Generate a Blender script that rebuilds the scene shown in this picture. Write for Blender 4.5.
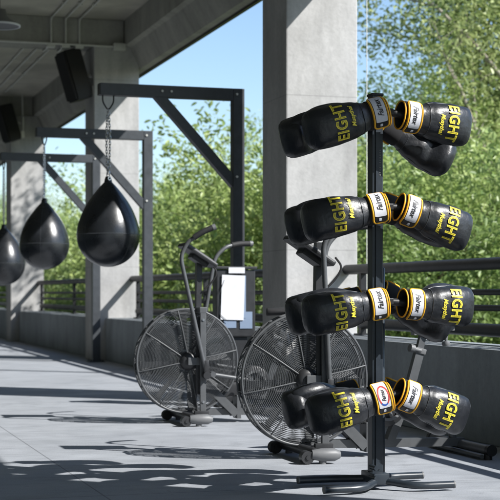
import bpy, bmesh, math, random
import numpy as np
from mathutils import Vector, Matrix
R = math.radians
PI = math.pi
random.seed(7)
S = bpy.context.scene
for o in list(bpy.data.objects): bpy.data.objects.remove(o)
COL = S.collection

# ------------------------------------------------------------------ camera, sky, sun, exposure
# axes: Y runs along the terrace, X points out over the railing, floor is z = 0
EYE = 0.88
cam = bpy.data.cameras.new('camera'); camo = bpy.data.objects.new('camera', cam); COL.objects.link(camo)
cam.sensor_width = 36; cam.lens = 36*1450/500; cam.shift_y = 0.086
cam.clip_start = 0.1; cam.clip_end = 3000
camo.location = (0, 0, EYE); camo.rotation_euler = (R(90), 0, R(-17.24))
cam.dof.use_dof = True; cam.dof.focus_distance = 6.6; cam.dof.aperture_fstop = 7.0
S.camera = camo

SUN_EL = R(40); SX, SY = 0.75, -0.66          # horizontal direction towards the sun
w = bpy.data.worlds.new('World'); S.world = w; w.use_nodes = True
nt = w.node_tree; nt.nodes.clear()
out = nt.nodes.new('ShaderNodeOutputWorld'); bg = nt.nodes.new('ShaderNodeBackground'); sky = nt.nodes.new('ShaderNodeTexSky')
sky.sky_type = 'NISHITA'; sky.sun_disc = False; sky.sun_elevation = SUN_EL
sky.sun_rotation = math.atan2(SX, SY); sky.air_density = 1.0; sky.dust_density = .4; sky.ozone_density = 3.0
bg.inputs[1].default_value = 0.112
nt.links.new(sky.outputs[0], bg.inputs[0]); nt.links.new(bg.outputs[0], out.inputs[0])
sl = bpy.data.lights.new('sun', 'SUN'); sl.energy = 4.6; sl.angle = R(0.5); sl.color = (1.0, .98, .95)
so = bpy.data.objects.new('sun', sl); COL.objects.link(so)
h = math.hypot(SX, SY)
sd = Vector((SX/h*math.cos(SUN_EL), SY/h*math.cos(SUN_EL), math.sin(SUN_EL)))
so.rotation_euler = sd.to_track_quat('Z', 'Y').to_euler(); so.location = (12, -8, 14)
S.view_settings.view_transform = 'Standard'; S.view_settings.look = 'None'
S.view_settings.gamma = 1; S.view_settings.exposure = 0.78; S.view_settings.use_curve_mapping = False

# ------------------------------------------------------------------ materials
def mat(name, col, rough=.6, metal=0, noise=None, bump=None, spec=None, coat=0, trans=0, var=None):
    """noise=(scale, amount[, detail])   bump=(scale, strength)   var = second colour mixed by broad blotches (scale, colour, amount)"""
    m = bpy.data.materials.new(name); m.use_nodes = True
    t = m.node_tree; b = t.nodes['Principled BSDF']
    b.inputs['Base Color'].default_value = (*col, 1); b.inputs['Roughness'].default_value = rough; b.inputs['Metallic'].default_value = metal
    if spec is not None: b.inputs['Specular IOR Level'].default_value = spec
    if coat: b.inputs['Coat Weight'].default_value = coat; b.inputs['Coat Roughness'].default_value = .12
    tc = t.nodes.new('ShaderNodeTexCoord')
    last = None
    if noise:
        n = t.nodes.new('ShaderNodeTexNoise'); n.inputs['Scale'].default_value = noise[0]; n.inputs['Detail'].default_value = 8
        n.inputs['Roughness'].default_value = .65
        t.links.new(tc.outputs['Object'], n.inputs['Vector'])
        r = t.nodes.new('ShaderNodeMapRange'); r.inputs[1].default_value = .3; r.inputs[2].default_value = .7
        r.inputs[3].default_value = 1-noise[1]; r.inputs[4].default_value = 1+noise[1]
        t.links.new(n.outputs['Fac'], r.inputs[0])
        mx = t.nodes.new('ShaderNodeVectorMath'); mx.operation = 'SCALE'; mx.inputs[0].default_value = col
        t.links.new(r.outputs[0], mx.inputs['Scale']); last = mx.outputs[0]
        rr = t.nodes.new('ShaderNodeMapRange'); rr.inputs[3].default_value = max(0, rough-.08); rr.inputs[4].default_value = min(1, rough+.1)
        t.links.new(n.outputs['Fac'], rr.inputs[0]); t.links.new(rr.outputs[0], b.inputs['Roughness'])
    if var:
        n2 = t.nodes.new('ShaderNodeTexNoise'); n2.inputs['Scale'].default_value = var[0]; n2.inputs['Detail'].default_value = 5
        n2.inputs['Distortion'].default_value = .6
        t.links.new(tc.outputs['Object'], n2.inputs['Vector'])
        r2 = t.nodes.new('ShaderNodeMapRange'); r2.inputs[1].default_value = .48; r2.inputs[2].default_value = .68; r2.inputs[4].default_value = var[2]
        t.links.new(n2.outputs['Fac'], r2.inputs[0])
        mm = t.nodes.new('ShaderNodeMix'); mm.data_type = 'RGBA'
        t.links.new(r2.outputs[0], mm.inputs['Factor'])
        if last: t.links.new(last, mm.inputs[6])
        else: mm.inputs[6].default_value = (*col, 1)
        mm.inputs[7].default_value = (*var[1], 1); last = mm.outputs[2]
    if last: t.links.new(last, b.inputs['Base Color'])
    if bump:
        nb = t.nodes.new('ShaderNodeTexNoise'); nb.inputs['Scale'].default_value = bump[0]; nb.inputs['Detail'].default_value = 6
        t.links.new(tc.outputs['Object'], nb.inputs['Vector'])
        bp = t.nodes.new('ShaderNodeBump'); bp.inputs['Strength'].default_value = bump[1]; bp.inputs['Distance'].default_value = .01
        t.links.new(nb.outputs['Fac'], bp.inputs['Height']); t.links.new(bp.outputs[0], b.inputs['Normal'])
    return m

M = {}
M['column'] = mat('column_concrete', (.50, .485, .46), .85, noise=(9, .09), bump=(30, .25), var=(1.6, (.40, .385, .36), .6))
M['beam'] = mat('beam_concrete', (.30, .295, .27), .9, noise=(4, .15), bump=(25, .3), var=(1.1, (.20, .195, .18), .7))
M['ceiling'] = mat('ceiling_concrete', (.52, .50, .43), .9, noise=(3, .15), bump=(20, .3), var=(.8, (.34, .325, .28), .8))
M['parapet'] = mat('parapet_paint', (.20, .22, .23), .8, noise=(6, .14), bump=(30, .2), var=(2.2, (.13, .145, .15), .8))
M['steel'] = mat('dark_painted_steel', (.05, .056, .063), .45, noise=(14, .2), bump=(60, .08), spec=.5)
M['rail'] = mat('railing_paint', (.008, .009, .011), .5, noise=(10, .2), bump=(60, .1))
M['stand'] = mat('stand_steel', (.022, .03, .04), .35, noise=(20, .2), spec=.6)
M['black'] = mat('black_plastic', (.012, .012, .013), .45, noise=(20, .2))
M['rubber'] = mat('black_rubber', (.015, .015, .016), .7, noise=(30, .2))
M['bikegrey'] = mat('grey_bike_paint', (.09, .095, .10), .42, metal=.1, noise=(18, .12))
M['bikedark'] = mat('dark_bike_paint', (.025, .026, .028), .4, noise=(18, .2))
M['wire'] = mat('cage_wire', (.085, .09, .095), .5, metal=.0, spec=.35)
M['blade'] = mat('fan_blade', (.085, .09, .095), .6, metal=0, noise=(12, .15))
M['foot'] = mat('grey_cap_plastic', (.14, .145, .15), .5, noise=(15, .1))
M['chrome'] = mat('chain_metal', (.55, .56, .58), .3, metal=1, noise=(40, .15))
M['vinyl'] = mat('bag_vinyl', (.015, .017, .020), .27, noise=(5, .4), bump=(7, .35), spec=.6)
M['wall'] = mat('pale_wall_paint', (.68, .67, .63), .85, noise=(3, .06))
M['leather'] = mat('glove_leather', (.015, .017, .021), .39, noise=(22, .2), bump=(30, .32), spec=.62)
M['lining'] = mat('glove_lining', (.02, .02, .022), .9, noise=(40, .2))
M['yellow'] = mat('yellow_piping', (.85, .43, .02), .5, noise=(60, .12))
M['print'] = mat('yellow_print', (.88, .74, .06), .5, noise=(160, .3))
M['printcore'] = mat('print_core', (.38, .30, .03), .5, noise=(160, .3))
M['patch'] = mat('white_patch', (.62, .63, .68), .6, noise=(40, .08))
M['ink'] = mat('black_ink', (.012, .012, .014), .5)
M['redink'] = mat('red_ink', (.55, .05, .04), .5)
M['blueink'] = mat('blue_ink', (.03, .10, .42), .5)
M['seam'] = mat('seam_piping', (.05, .055, .062), .32)
M['paper'] = mat('white_paper', (.64, .65, .68), .7, noise=(8, .04))
M['bluepaper'] = mat('pale_blue_plastic', (.20, .26, .36), .4, noise=(8, .06))
M['conduit'] = mat('conduit_metal', (.62, .62, .58), .5, metal=.2, noise=(10, .1))
M['lampwhite'] = mat('lamp_rim', (.65, .68, .72), .4)
M['speaker'] = mat('speaker_box', (.010, .010, .011), .55, noise=(20, .2))
M['earth'] = mat('ground_grass', (.07, .085, .04), .95, noise=(.6, .4), bump=(3, .5), var=(.15, (.11, .095, .06), .6))
M['bark'] = mat('pale_bark', (.30, .27, .22), .9, noise=(7, .35), bump=(14, .6), var=(3, (.14, .12, .09), .8))
M['bark2'] = mat('brown_bark', (.13, .105, .08), .9, noise=(7, .35), bump=(14, .6))

def grime(m, scale, amount, dark):
    pass

# floor: pale painted concrete, fine aggregate speckle, scuffs, cut joints
def floor_mat():
    m = bpy.data.materials.new('terrace_floor'); m.use_nodes = True; t = m.node_tree; b = t.nodes['Principled BSDF']
    L = t.links.new; N = t.nodes.new
    tc = N('ShaderNodeTexCoord')
    def noise(s, d, dist=0):
        n = N('ShaderNodeTexNoise'); n.inputs['Scale'].default_value = s; n.inputs['Detail'].default_value = d; n.inputs['Distortion'].default_value = dist
        L(tc.outputs['Object'], n.inputs['Vector']); return n.outputs['Fac']
    def ramp(f, a, c, lo, hi):
        r = N('ShaderNodeMapRange'); r.inputs[1].default_value = a; r.inputs[2].default_value = c; r.inputs[3].default_value = lo; r.inputs[4].default_value = hi
        L(f, r.inputs[0]); return r.outputs[0]
    def mul(a, c):
        k = N('ShaderNodeMath'); k.operation = 'MULTIPLY'; L(a, k.inputs[0])
        if isinstance(c, float): k.inputs[1].default_value = c
        else: L(c, k.inputs[1])
        return k.outputs[0]
    f = mul(ramp(noise(.9, 6, .8), .35, .65, .90, 1.05), ramp(noise(6, 6, .3), .35, .7, .94, 1.04))
    f = mul(f, ramp(noise(140, 3), .3, .7, .86, 1.10))
    sep = N('ShaderNodeSeparateXYZ'); L(tc.outputs['Object'], sep.inputs[0])
    def joint(axis, off, period):
        a = N('ShaderNodeMath'); a.operation = 'ADD'; L(sep.outputs[axis], a.inputs[0]); a.inputs[1].default_value = -off + period*50.5
        c = N('ShaderNodeMath'); c.operation = 'MODULO'; L(a.outputs[0], c.inputs[0]); c.inputs[1].default_value = period
        d = N('ShaderNodeMath'); d.operation = 'SUBTRACT'; L(c.outputs[0], d.inputs[0]); d.inputs[1].default_value = period/2
        e = N('ShaderNodeMath'); e.operation = 'ABSOLUTE'; L(d.outputs[0], e.inputs[0])
        return ramp(e.outputs[0], .002, .006, .55, 1.0)
    f = mul(f, mul(joint(0, 1.26, 3.6), joint(1, 10.1, 3.9)))
    # scuff streaks
    mp = N('ShaderNodeMapping'); mp.inputs['Scale'].default_value = (1.2, 7, 1); mp.inputs['Rotation'].default_value = (0, 0, .5); L(tc.outputs['Object'], mp.inputs[0])
    n = N('ShaderNodeTexNoise'); n.inputs['Scale'].default_value = 2.2; n.inputs['Detail'].default_value = 8; L(mp.outputs[0], n.inputs['Vector'])
    f = mul(f, ramp(n.outputs['Fac'], .52, .75, 1.0, .80)); f = mul(f, ramp(noise(2.3, 9, 1.5), .58, .70, 1.0, .86)); f = mul(f, ramp(noise(17, 4, .5), .66, .74, 1.0, .80))
    sc = N('ShaderNodeVectorMath'); sc.operation = 'SCALE'; sc.inputs[0].default_value = (.335, .355, .385); L(f, sc.inputs['Scale']); L(sc.outputs[0], b.inputs['Base Color'])
    L(ramp(noise(3, 6), .3, .7, .5, .85), b.inputs['Roughness'])
    bp = N('ShaderNodeBump'); bp.inputs['Strength'].default_value = .15; bp.inputs['Distance'].default_value = .004; L(noise(120, 4), bp.inputs['Height']); L(bp.outputs[0], b.inputs['Normal'])
    return m
M['floor'] = floor_mat()

def concrete_mat(name, col, stain, joint_h=1.22):
    m = bpy.data.materials.new(name); m.use_nodes = True; t = m.node_tree; b = t.nodes['Principled BSDF']; L = t.links.new; N = t.nodes.new
    tc = N('ShaderNodeTexCoord'); b.inputs['Roughness'].default_value = .88
    def noise(s, d, scale=(1, 1, 1), dist=0):
        mp_ = N('ShaderNodeMapping'); mp_.inputs['Scale'].default_value = scale; L(tc.outputs['Object'], mp_.inputs[0])
        n = N('ShaderNodeTexNoise'); n.inputs['Scale'].default_value = s; n.inputs['Detail'].default_value = d; n.inputs['Distortion'].default_value = dist; n.inputs['Roughness'].default_value = .6
        L(mp_.outputs[0], n.inputs['Vector']); return n.outputs['Fac']
    def ramp(f, a, c, lo, hi):
        r = N('ShaderNodeMapRange'); r.inputs[1].default_value = a; r.inputs[2].default_value = c; r.inputs[3].default_value = lo; r.inputs[4].default_value = hi; L(f, r.inputs[0]); return r.outputs[0]
    def mul(a, c):
        k = N('ShaderNodeMath'); k.operation = 'MULTIPLY'; L(a, k.inputs[0]); L(c, k.inputs[1]); return k.outputs[0]
    f = mul(ramp(noise(1.7, 7, (1, 1, .7), .9), .35, .68, 1.06, .80), ramp(noise(5, 8, (1, 1, .16), .4), .45, .75, 1.02, .80))
    f = mul(f, ramp(noise(26, 6), .3, .75, 1.06, .90)); f = mul(f, ramp(noise(90, 3), .62, .74, 1, .72))
    sep = N('ShaderNodeSeparateXYZ'); L(tc.outputs['Object'], sep.inputs[0])
    md = N('ShaderNodeMath'); md.operation = 'PINGPONG'; L(sep.outputs[2], md.inputs[0]); md.inputs[1].default_value = joint_h/2
    f = mul(f, ramp(md.outputs[0], .002, .007, .80, 1.0))
    sc = N('ShaderNodeMix'); sc.data_type = 'RGBA'; L(ramp(noise(.9, 6, (1, 1, .5), 1.2), .5, .72, 0, .65), sc.inputs['Factor']); sc.inputs[6].default_value = (*col, 1); sc.inputs[7].default_value = (*stain, 1)
    v = N('ShaderNodeVectorMath'); v.operation = 'SCALE'; L(sc.outputs[2], v.inputs[0]); L(f, v.inputs['Scale']); L(v.outputs[0], b.inputs['Base Color'])
    bp = N('ShaderNodeBump'); bp.inputs['Strength'].default_value = .3; bp.inputs['Distance'].default_value = .006; L(noise(34, 6), bp.inputs['Height']); L(bp.outputs[0], b.inputs['Normal'])
    return m
M['column'] = concrete_mat('column_concrete', (.47, .465, .455), (.37, .365, .35))
M['beam'] = concrete_mat('beam_concrete', (.38, .375, .34), (.27, .265, .235), 9.7)
M['parapet'] = concrete_mat('parapet_paint', (.31, .34, .36), (.22, .25, .26), 9.3)

def leaf_mat(name, c1, c2, trans=.35):
    m = bpy.data.materials.new(name); m.use_nodes = True; t = m.node_tree; L = t.links.new; N = t.nodes.new
    t.nodes.clear(); o = N('ShaderNodeOutputMaterial')
    at = N('ShaderNodeAttribute'); at.attribute_name = 'leafvar'
    tc = N('ShaderNodeTexCoord'); n = N('ShaderNodeTexNoise'); n.inputs['Scale'].default_value = .7; n.inputs['Detail'].default_value = 3; L(tc.outputs['Object'], n.inputs['Vector'])
    ad = N('ShaderNodeMath'); ad.operation = 'MULTIPLY_ADD'; L(n.outputs['Fac'], ad.inputs[0]); ad.inputs[1].default_value = .8; L(at.outputs['Fac'], ad.inputs[2])
    r = N('ShaderNodeMapRange'); r.inputs[1].default_value = .3; r.inputs[2].default_value = 1.3; L(ad.outputs[0], r.inputs[0])
    mx = N('ShaderNodeMix'); mx.data_type = 'RGBA'; L(r.outputs[0], mx.inputs['Factor']); mx.inputs[6].default_value = (*c1, 1); mx.inputs[7].default_value = (*c2, 1)
    p = N('ShaderNodeBsdfPrincipled'); p.inputs['Roughness'].default_value = .42; p.inputs['Specular IOR Level'].default_value = .6; L(mx.outputs[2], p.inputs['Base Color'])
    tr = N('ShaderNodeBsdfTranslucent'); L(mx.outputs[2], tr.inputs['Color'])
    ms = N('ShaderNodeMixShader'); ms.inputs[0].default_value = trans; L(p.outputs[0], ms.inputs[1]); L(tr.outputs[0], ms.inputs[2]); L(ms.outputs[0], o.inputs['Surface'])
    return m
M['leaf_a'] = leaf_mat('leaf_bright', (.22, .33, .08), (.56, .64, .24), .42)
M['leaf_b'] = leaf_mat('leaf_olive', (.24, .32, .10), (.60, .64, .30), .42)
M['leaf_c'] = leaf_mat('leaf_deep', (.14, .23, .06), (.40, .50, .17), .45)

# ------------------------------------------------------------------ mesh helpers
def empty(name, loc=(0, 0, 0), rot=(0, 0, 0)):
    o = bpy.data.objects.new(name, None); o.empty_display_size = .1; COL.objects.link(o); o.location = loc; o.rotation_euler = rot; return o
def tag(o, label=None, cat=None, group=None, kind=None):
    if label: o['label'] = label
    if cat: o['category'] = cat
    if group: o['group'] = group
    if kind: o['kind'] = kind
    return o
def build(name, bm, m, parent=None, smooth=False, loc=None):
    me = bpy.data.meshes.new(name)
    bmesh.ops.recalc_face_normals(bm, faces=bm.faces[:])
    bm.to_mesh(me); bm.free()
    o = bpy.data.objects.new(name, me); COL.objects.link(o)
    for k in (m if isinstance(m, (list, tuple)) else [m]): me.materials.append(k)
    if smooth:
        me.polygons.foreach_set('use_smooth', [True]*len(me.polygons))
        try: me.set_sharp_from_angle(angle=R(50))
        except Exception: pass
    if parent: o.parent = parent
    if loc: o.location = loc
    return o
def copy_tree(o, parent=None):
    c = o.copy(); COL.objects.link(c)
    if parent: c.parent = parent
    for ch in [x for x in COL.objects if x.parent == o]: copy_tree(ch, c)
    return c
def box(bm, c, s, rot=None, bev=0, mi=0):
    """c centre, s full size, rot Matrix"""
    r = bmesh.ops.create_cube(bm, size=1)
    vs = r['verts']
    bmesh.ops.scale(bm, vec=s, verts=vs)
    if bev:
        es = list({e for v in vs for e in v.link_edges})
        q = bmesh.ops.bevel(bm, geom=es, offset=bev, segments=2, affect='EDGES', profile=.6)
        vs = list({v for v in q['verts']} | {v for f in q['faces'] for v in f.verts} | {v for v in vs if v.is_valid})
        fs = {f for v in vs for f in v.link_faces}
        vs = list({v for f in fs for v in f.verts})
    if rot is not None: bmesh.ops.rotate(bm, cent=(0, 0, 0), matrix=rot, verts=vs)
    bmesh.ops.translate(bm, vec=c, verts=vs)
    if mi:
        for f in {f for v in vs for f in v.link_faces}: f.material_index = mi
    return vs
def fillet(pts, rad, n=6):
    pts = [Vector(p) for p in pts]; outp = [pts[0]]
    for i in range(1, len(pts)-1):
        a, b, c = pts[i-1], pts[i], pts[i+1]
        u = (a-b); v = (c-b); d = min(rad, u.length*.49, v.length*.49); p0 = b+u.normalized()*d; p1 = b+v.normalized()*d
        for k in range(n+1):
            t = k/n; outp.append(p0*(1-t)**2 + b*2*t*(1-t) + p1*t*t)
    outp.append(pts[-1]); return outp
def tube(bm, pts, rad, n=12, closed=False, caps=True, sq=None, mi=0):
    """rad number or list; sq=(w,h) makes a rectangular section"""
    pts = [Vector(p) for p in pts]; m = len(pts)
    tans = []
    for i in range(m):
        a = pts[(i-1) % m] if (closed or i > 0) else pts[i]; b = pts[(i+1) % m] if (closed or i < m-1) else pts[i]
        tans.append((b-a).normalized())
    t0 = tans[0]; up = Vector((0, 0, 1)) if abs(t0.z) < .9 else Vector((0, 1, 0))
    nrm = (up - t0*up.dot(t0)).normalized(); rings = []
    for i in range(m):
        t = tans[i]; nrm = (nrm - t*nrm.dot(t)).normalized(); bi = t.cross(nrm)
        r = rad[i] if isinstance(rad, (list, tuple)) else rad; ring = []
        if sq:
            for sx, sy in ((-1, -1), (1, -1), (1, 1), (-1, 1)): ring.append(bm.verts.new(pts[i]+bi*sx*sq[0]/2+nrm*sy*sq[1]/2))
        else:
            for k in range(n):
                a = 2*PI*k/n; ring.append(bm.verts.new(pts[i]+(bi*math.cos(a)+nrm*math.sin(a))*r))
        rings.append(ring)
    nn = len(rings[0])
    for i in range(m if closed else m-1):
        A, B = rings[i], rings[(i+1) % m]
        for k in range(nn):
            f = bm.faces.new((A[k], A[(k+1) % nn], B[(k+1) % nn], B[k])); f.material_index = mi
    if caps and not closed:
        f = bm.faces.new(rings[0][::-1]); f.material_index = mi
        f = bm.faces.new(rings[-1]); f.material_index = mi
def lathe(bm, prof, c=(0, 0, 0), n=32, axis='Z', mi=0):
    """prof list of (r, h)"""
    rings = []
    def P(r, h, a):
        x, y = r*math.cos(a), r*math.sin(a)
        v = {'Z': (x, y, h), 'Y': (x, h, y), 'X': (h, x, y)}[axis]
        return (v[0]+c[0], v[1]+c[1], v[2]+c[2])
    for r, hh in prof:
        if r < 1e-6: rings.append([bm.verts.new(P(0, hh, 0))])
        else: rings.append([bm.verts.new(P(r, hh, 2*PI*k/n)) for k in range(n)])
    for A, B in zip(rings, rings[1:]):
        for k in range(n):
            k2 = (k+1) % n
            vs = [A[0]] if len(A) == 1 else [A[k], A[k2]]
            vs += [B[0]] if len(B) == 1 else [B[k2], B[k]]
            if len(vs) > 2: f = bm.faces.new(vs); f.material_index = mi
def cyl(bm, a, b, r, n=16): tube(bm, [a, b], r, n)
def NB(): return bmesh.new()
def simple(name, fn, m, parent=None, smooth=False):
    bm = NB(); fn(bm); return build(name, bm, m, parent, smooth)

# ================================================================== SETTING
XC = 3.65; XCO = 4.25; XW = 3.80; XR = 4.16
D1, D2, D3 = 10.80, 18.6, 26.4; CD = .62
TOPE = 3.87; TOPT = 4.11; CEIL = 4.45

def struct(name, bm, m, smooth=False): return tag(build(name, bm, m, None, smooth), kind='structure')
bm = NB(); box(bm, (-.4, 20, -.15), (9.4, 70, .3)); struct('floor', bm, M['floor'])
# open ground outside, terrace stands above it
bm = NB()
nx = 60
vs = {}
for i in range(nx+1):
    for j in range(nx+1):
        u = (i/nx*2-1); v = (j/nx*2-1)
        x = math.copysign(abs(u)**2.5*900, u)+10; y = math.copysign(abs(v)**2.5*900, v)+20
        z = -3.2 + .25*math.sin(x*.21)*math.cos(y*.17)
        vs[i, j] = bm.verts.new((x, y, z))
for i in range(nx):
    for j in range(nx): bm.faces.new((vs[i, j], vs[i+1, j], vs[i+1, j+1], vs[i, j+1]))
struct('ground', bm, M['earth'], True)
bm = NB(); box(bm, (-.35, 20, CEIL+.12), (9.5, 70, .24)); struct('ceiling', bm, M['ceiling'])
bm = NB(); box(bm, (-5.0, 20, CEIL/2), (.25, 70, CEIL-.004)); struct('wall', bm, M['wall'])

def column(y0, y1, label, x0=XC, x1=XCO, side=None):
    bm = NB()
    box(bm, ((x0+x1)/2, (y0+y1)/2, (TOPT-.004)/2), (x1-x0, y1-y0, TOPT-.004), bev=.012)
    o = build('concrete_column', bm, M['column']); tag(o, label, 'column', 'concrete columns along the terrace edge'); return o
column(2.60, 4.10, 'unseen concrete pier nearest the viewer, sized to shade the foreground floor')  # next column of the row, out of view; length set to shade the foreground
column(D1, D1+CD, 'pale sunlit concrete column standing behind the boxing glove stand')
column(D2, D2+CD, 'pale concrete column behind the nearest teardrop bag and its gantry')
column(D3, D3+CD, 'farthest pale concrete column at the left edge behind the smaller bags')
column(34.2, 34.82, 'concrete column beyond the left edge farthest along the terrace')
# edge beam
bm = NB()
prof = [(4.060, CEIL-.002), (4.060, TOPT), (4.13, TOPT-.02), (4.262, 3.82), (4.362, 3.82), (4.362, CEIL-.002)]
A = [bm.verts.new((x, -14.95, z)) for x, z in prof]; B = [bm.verts.new((x, 54.95, z)) for x, z in prof]
bm.faces.new(A); bm.faces.new(B[::-1])
for k in range(6): bm.faces.new((A[k], A[(k+1) % 6], B[(k+1) % 6], B[k]))
tag(build('edge_beam', bm, M['beam']), 'long concrete edge beam with sloping lip running over the columns along the roof edge', 'beam')
bm = NB(); box(bm, (4.385, 20, 3.865), (.04, 69.8, .14))
tag(build('drip_edge', bm, M['black']), 'thin dark metal drip strip along the outer bottom of the roof edge', 'trim')
for y, lab in ((3.4, 'concrete cross beam nearest the viewer spanning the terrace'), (D1, 'concrete cross beam over the sunlit column behind the gloves'), (D2, 'concrete cross beam over the middle column above the nearest bag'),
               (D3, 'concrete cross beam over the farthest column at left'), (34.2, 'concrete cross beam beyond the farthest bags')):
    bm = NB(); box(bm, (-.415, y+.31, (TOPT+CEIL)/2), (8.93, .56, CEIL-TOPT-.003), bev=.01)
    tag(build('cross_beam', bm, M['beam']), lab, 'beam', 'concrete cross beams under the ceiling')

# parapet walls and railings between the columns
CH = .555
bays = [(-6, 2.60, 'near'), (4.10, D1, 'gloves'), (D1+CD, D2, 'mid'), (D2+CD, D3, 'left'), (D3+CD, 34.2, 'far')]
wl = {'near': 'grey parapet wall beside the viewer before the first pier', 'gloves': 'low grey painted parapet wall behind the glove stand and second bike',
      'mid': 'low grey parapet wall between the sunlit column and the middle column', 'left': 'low grey parapet wall between the middle column and farthest column',
      'far': 'low grey parapet wall past the farthest column'}
rl = {'near': 'black tubular railing beside the viewer before the first pier', 'gloves': 'black tubular railing right of the sunlit column behind the gloves',
      'mid': 'dark tubular railing behind the first air bike and dark gantry', 'left': 'dark tubular railing between the middle and farthest columns behind the bags',
      'far': 'dark tubular railing past the farthest column'}
for y0, y1, k in bays:
    bm = NB(); box(bm, ((XW+XCO)/2, (y0+y1)/2, CH/2), (XCO-XW-.01, y1-y0-.004, CH-.001), bev=.01)
    tag(build('parapet_wall', bm, M['parapet']), wl[k], 'wall', 'low parapet walls between the columns')
    bm = NB(); tube(bm, [(XC+.02, y0, .0), (XC+.02, y1, .0)], .001, 4); bm.free()
    r = empty('railing', (XR, y0, CH)); tag(r, rl[k], 'railing', 'tubular railings on the parapet')
    Ly = y1-y0; z = lambda a: a-CH
    ins = .33
    simple('top_rail', lambda bm: tube(bm, [(0, 0, z(1.065)), (0, Ly, z(1.065))], .040, 14), M['rail'], r, True)
    simple('bottom_rail', lambda bm: tube(bm, [(0, ins, z(.645)), (0, Ly-ins, z(.645))], .042, 14), M['rail'], r, True)
    for zz in (.785, .885): simple('infill_rail', lambda bm: tube(bm, [(0, ins, z(zz)), (0, Ly-ins, z(zz))], .021, 10), M['rail'], r, True)
    npst = 3 if Ly < 10 else 4
    for i in range(npst):
        yy = ins + (Ly-2*ins)*i/(npst-1)
        simple('post', lambda bm: (box(bm, (0, yy, .25), (.045, .055, .49)), box(bm, (0, yy, .006), (.10, .11, .012))), M['rail'], r)

# ================================================================== TREES
def np_mesh(name, verts, quads, m, parent, attr=None, smooth=False):
    me = bpy.data.meshes.new(name); nv, nq = len(verts), len(quads)
    me.vertices.add(nv); me.vertices.foreach_set('co', verts.astype(np.float32).ravel())
    me.loops.add(nq*4); me.loops.foreach_set('vertex_index', quads.astype(np.int32).ravel())
    me.polygons.add(nq); me.polygons.foreach_set('loop_start', np.arange(0, nq*4, 4, dtype=np.int32))
    if attr is not None:
        a = me.attributes.new('leafvar', 'FLOAT', 'FACE'); a.data.foreach_set('value', attr.astype(np.float32))
    me.materials.append(m); me.update(calc_edges=True)
    if smooth: me.polygons.foreach_set('use_smooth', [True]*nq)
    o = bpy.data.objects.new(name, me); COL.objects.link(o); o.parent = parent; return o
def make_tree(name, H, spread, nleaf, leafsize, lm, barkm, seed, trunk_r=.14, low=.25, stems=1, droop=.25, bl=(.42, .62)):
    rng = np.random.default_rng(seed); rnd = random.Random(seed)
    root = empty(name)
    bm = NB(); tips = []
    def branch(p, d, length, r, depth):
        pts = [p]; rr = [r]; n = 5
        for i in range(n):
            d = (d + Vector((rnd.gauss(0, .14), rnd.gauss(0, .14), rnd.gauss(.02, .08)))).normalized()
            p = p + d*length/n; pts.append(p); rr.append(r*(1-.55*(i+1)/n))
            if depth >= 1: tips.append((p, depth))
            if depth < 3 and (depth > 0 or i >= int(n*low)):
                kk = 2 if depth == 0 else (1 if rnd.random() < .85 else 2)
                for _ in range(kk):
                    a = rnd.uniform(0, 2*PI); side = Vector((math.cos(a), math.sin(a), rnd.uniform(-.1, .75)))
                    nd = (d*.45+side*spread).normalized()
                    branch(p, nd, length*rnd.uniform(*bl), rr[-1]*.55, depth+1)
        tube(bm, pts, rr, 8 if depth < 2 else 5, caps=False)
    for s in range(stems):
        a = rnd.uniform(0, 2*PI); t = .0 if stems == 1 else .25
        branch(Vector((math.cos(a)*.15*s, math.sin(a)*.15*s, -.3)), Vector((math.cos(a)*t, math.sin(a)*t, 1)).normalized(), H*.85, trunk_r, 0)
    build('trunk', bm, barkm, root, True)
    T = np.array([[*t[0]] for t in tips]); D = np.array([t[1] for t in tips])
    wgt = np.where(D == 3, 1.0, np.where(D == 2, .8, .25)); wgt /= wgt.sum()
    # gappy: some tips carry dense clumps and some few leaves
    wgt *= rng.gamma(.6, 1, len(wgt)); wgt /= wgt.sum()
    idx = rng.choice(len(T), nleaf, p=wgt)
    c = T[idx] + rng.normal(0, H*.026, (nleaf, 3)); c[:, 2] -= np.abs(rng.normal(0, droop*.3, nleaf))
    nrm = rng.normal(0, 1, (nleaf, 3)); nrm[:, 2] += 1.0; nrm[:, 1] -= .25; nrm[:, 0] += .1; nrm /= np.linalg.norm(nrm, axis=1)[:, None]
    a = np.cross(nrm, rng.normal(0, 1, (nleaf, 3))); a /= np.linalg.norm(a, axis=1)[:, None]
    b = np.cross(nrm, a)
    sz = leafsize*rng.uniform(.6, 1.3, nleaf)[:, None]
    w = sz*rng.uniform(.17, .27, nleaf)[:, None]; up = nrm*sz*.10
    v = np.stack([c-a*sz*.5, c-a*sz*.16+b*w+up, c+a*sz*.20+b*w*.85+up, c+a*sz*.55-up*.6, c+a*sz*.20-b*w*.85+up, c-a*sz*.16-b*w+up], 1).reshape(-1, 3)
    base = np.arange(nleaf)[:, None]*6
    q = np.concatenate([base+np.array([[0, 1, 2, 3]]), base+np.array([[0, 3, 4, 5]])], 1).reshape(-1, 4)
    np_mesh('crown', v, q, lm, root, np.repeat(rng.uniform(0, .6, nleaf), 2))
    root['top'] = float(np.percentile(v[:, 2], 99.7)); return root
protoT = [make_tree('broadleaf_tree', 9.5, .75, 60000, .10, M['leaf_a'], M['bark'], 11, .17),
          make_tree('broadleaf_tree', 8.5, .75, 54000, .10, M['leaf_b'], M['bark'], 23, .13, stems=2)]
protoN = [make_tree('broadleaf_tree', 9.5, .85, 32000, .085, M['leaf_a'], M['bark'], 31, .15, low=.05, bl=(.30, .44)),
          make_tree('broadleaf_tree', 9.5, .85, 30000, .085, M['leaf_b'], M['bark'], 47, .13, low=.05, bl=(.32, .46))]
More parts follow.
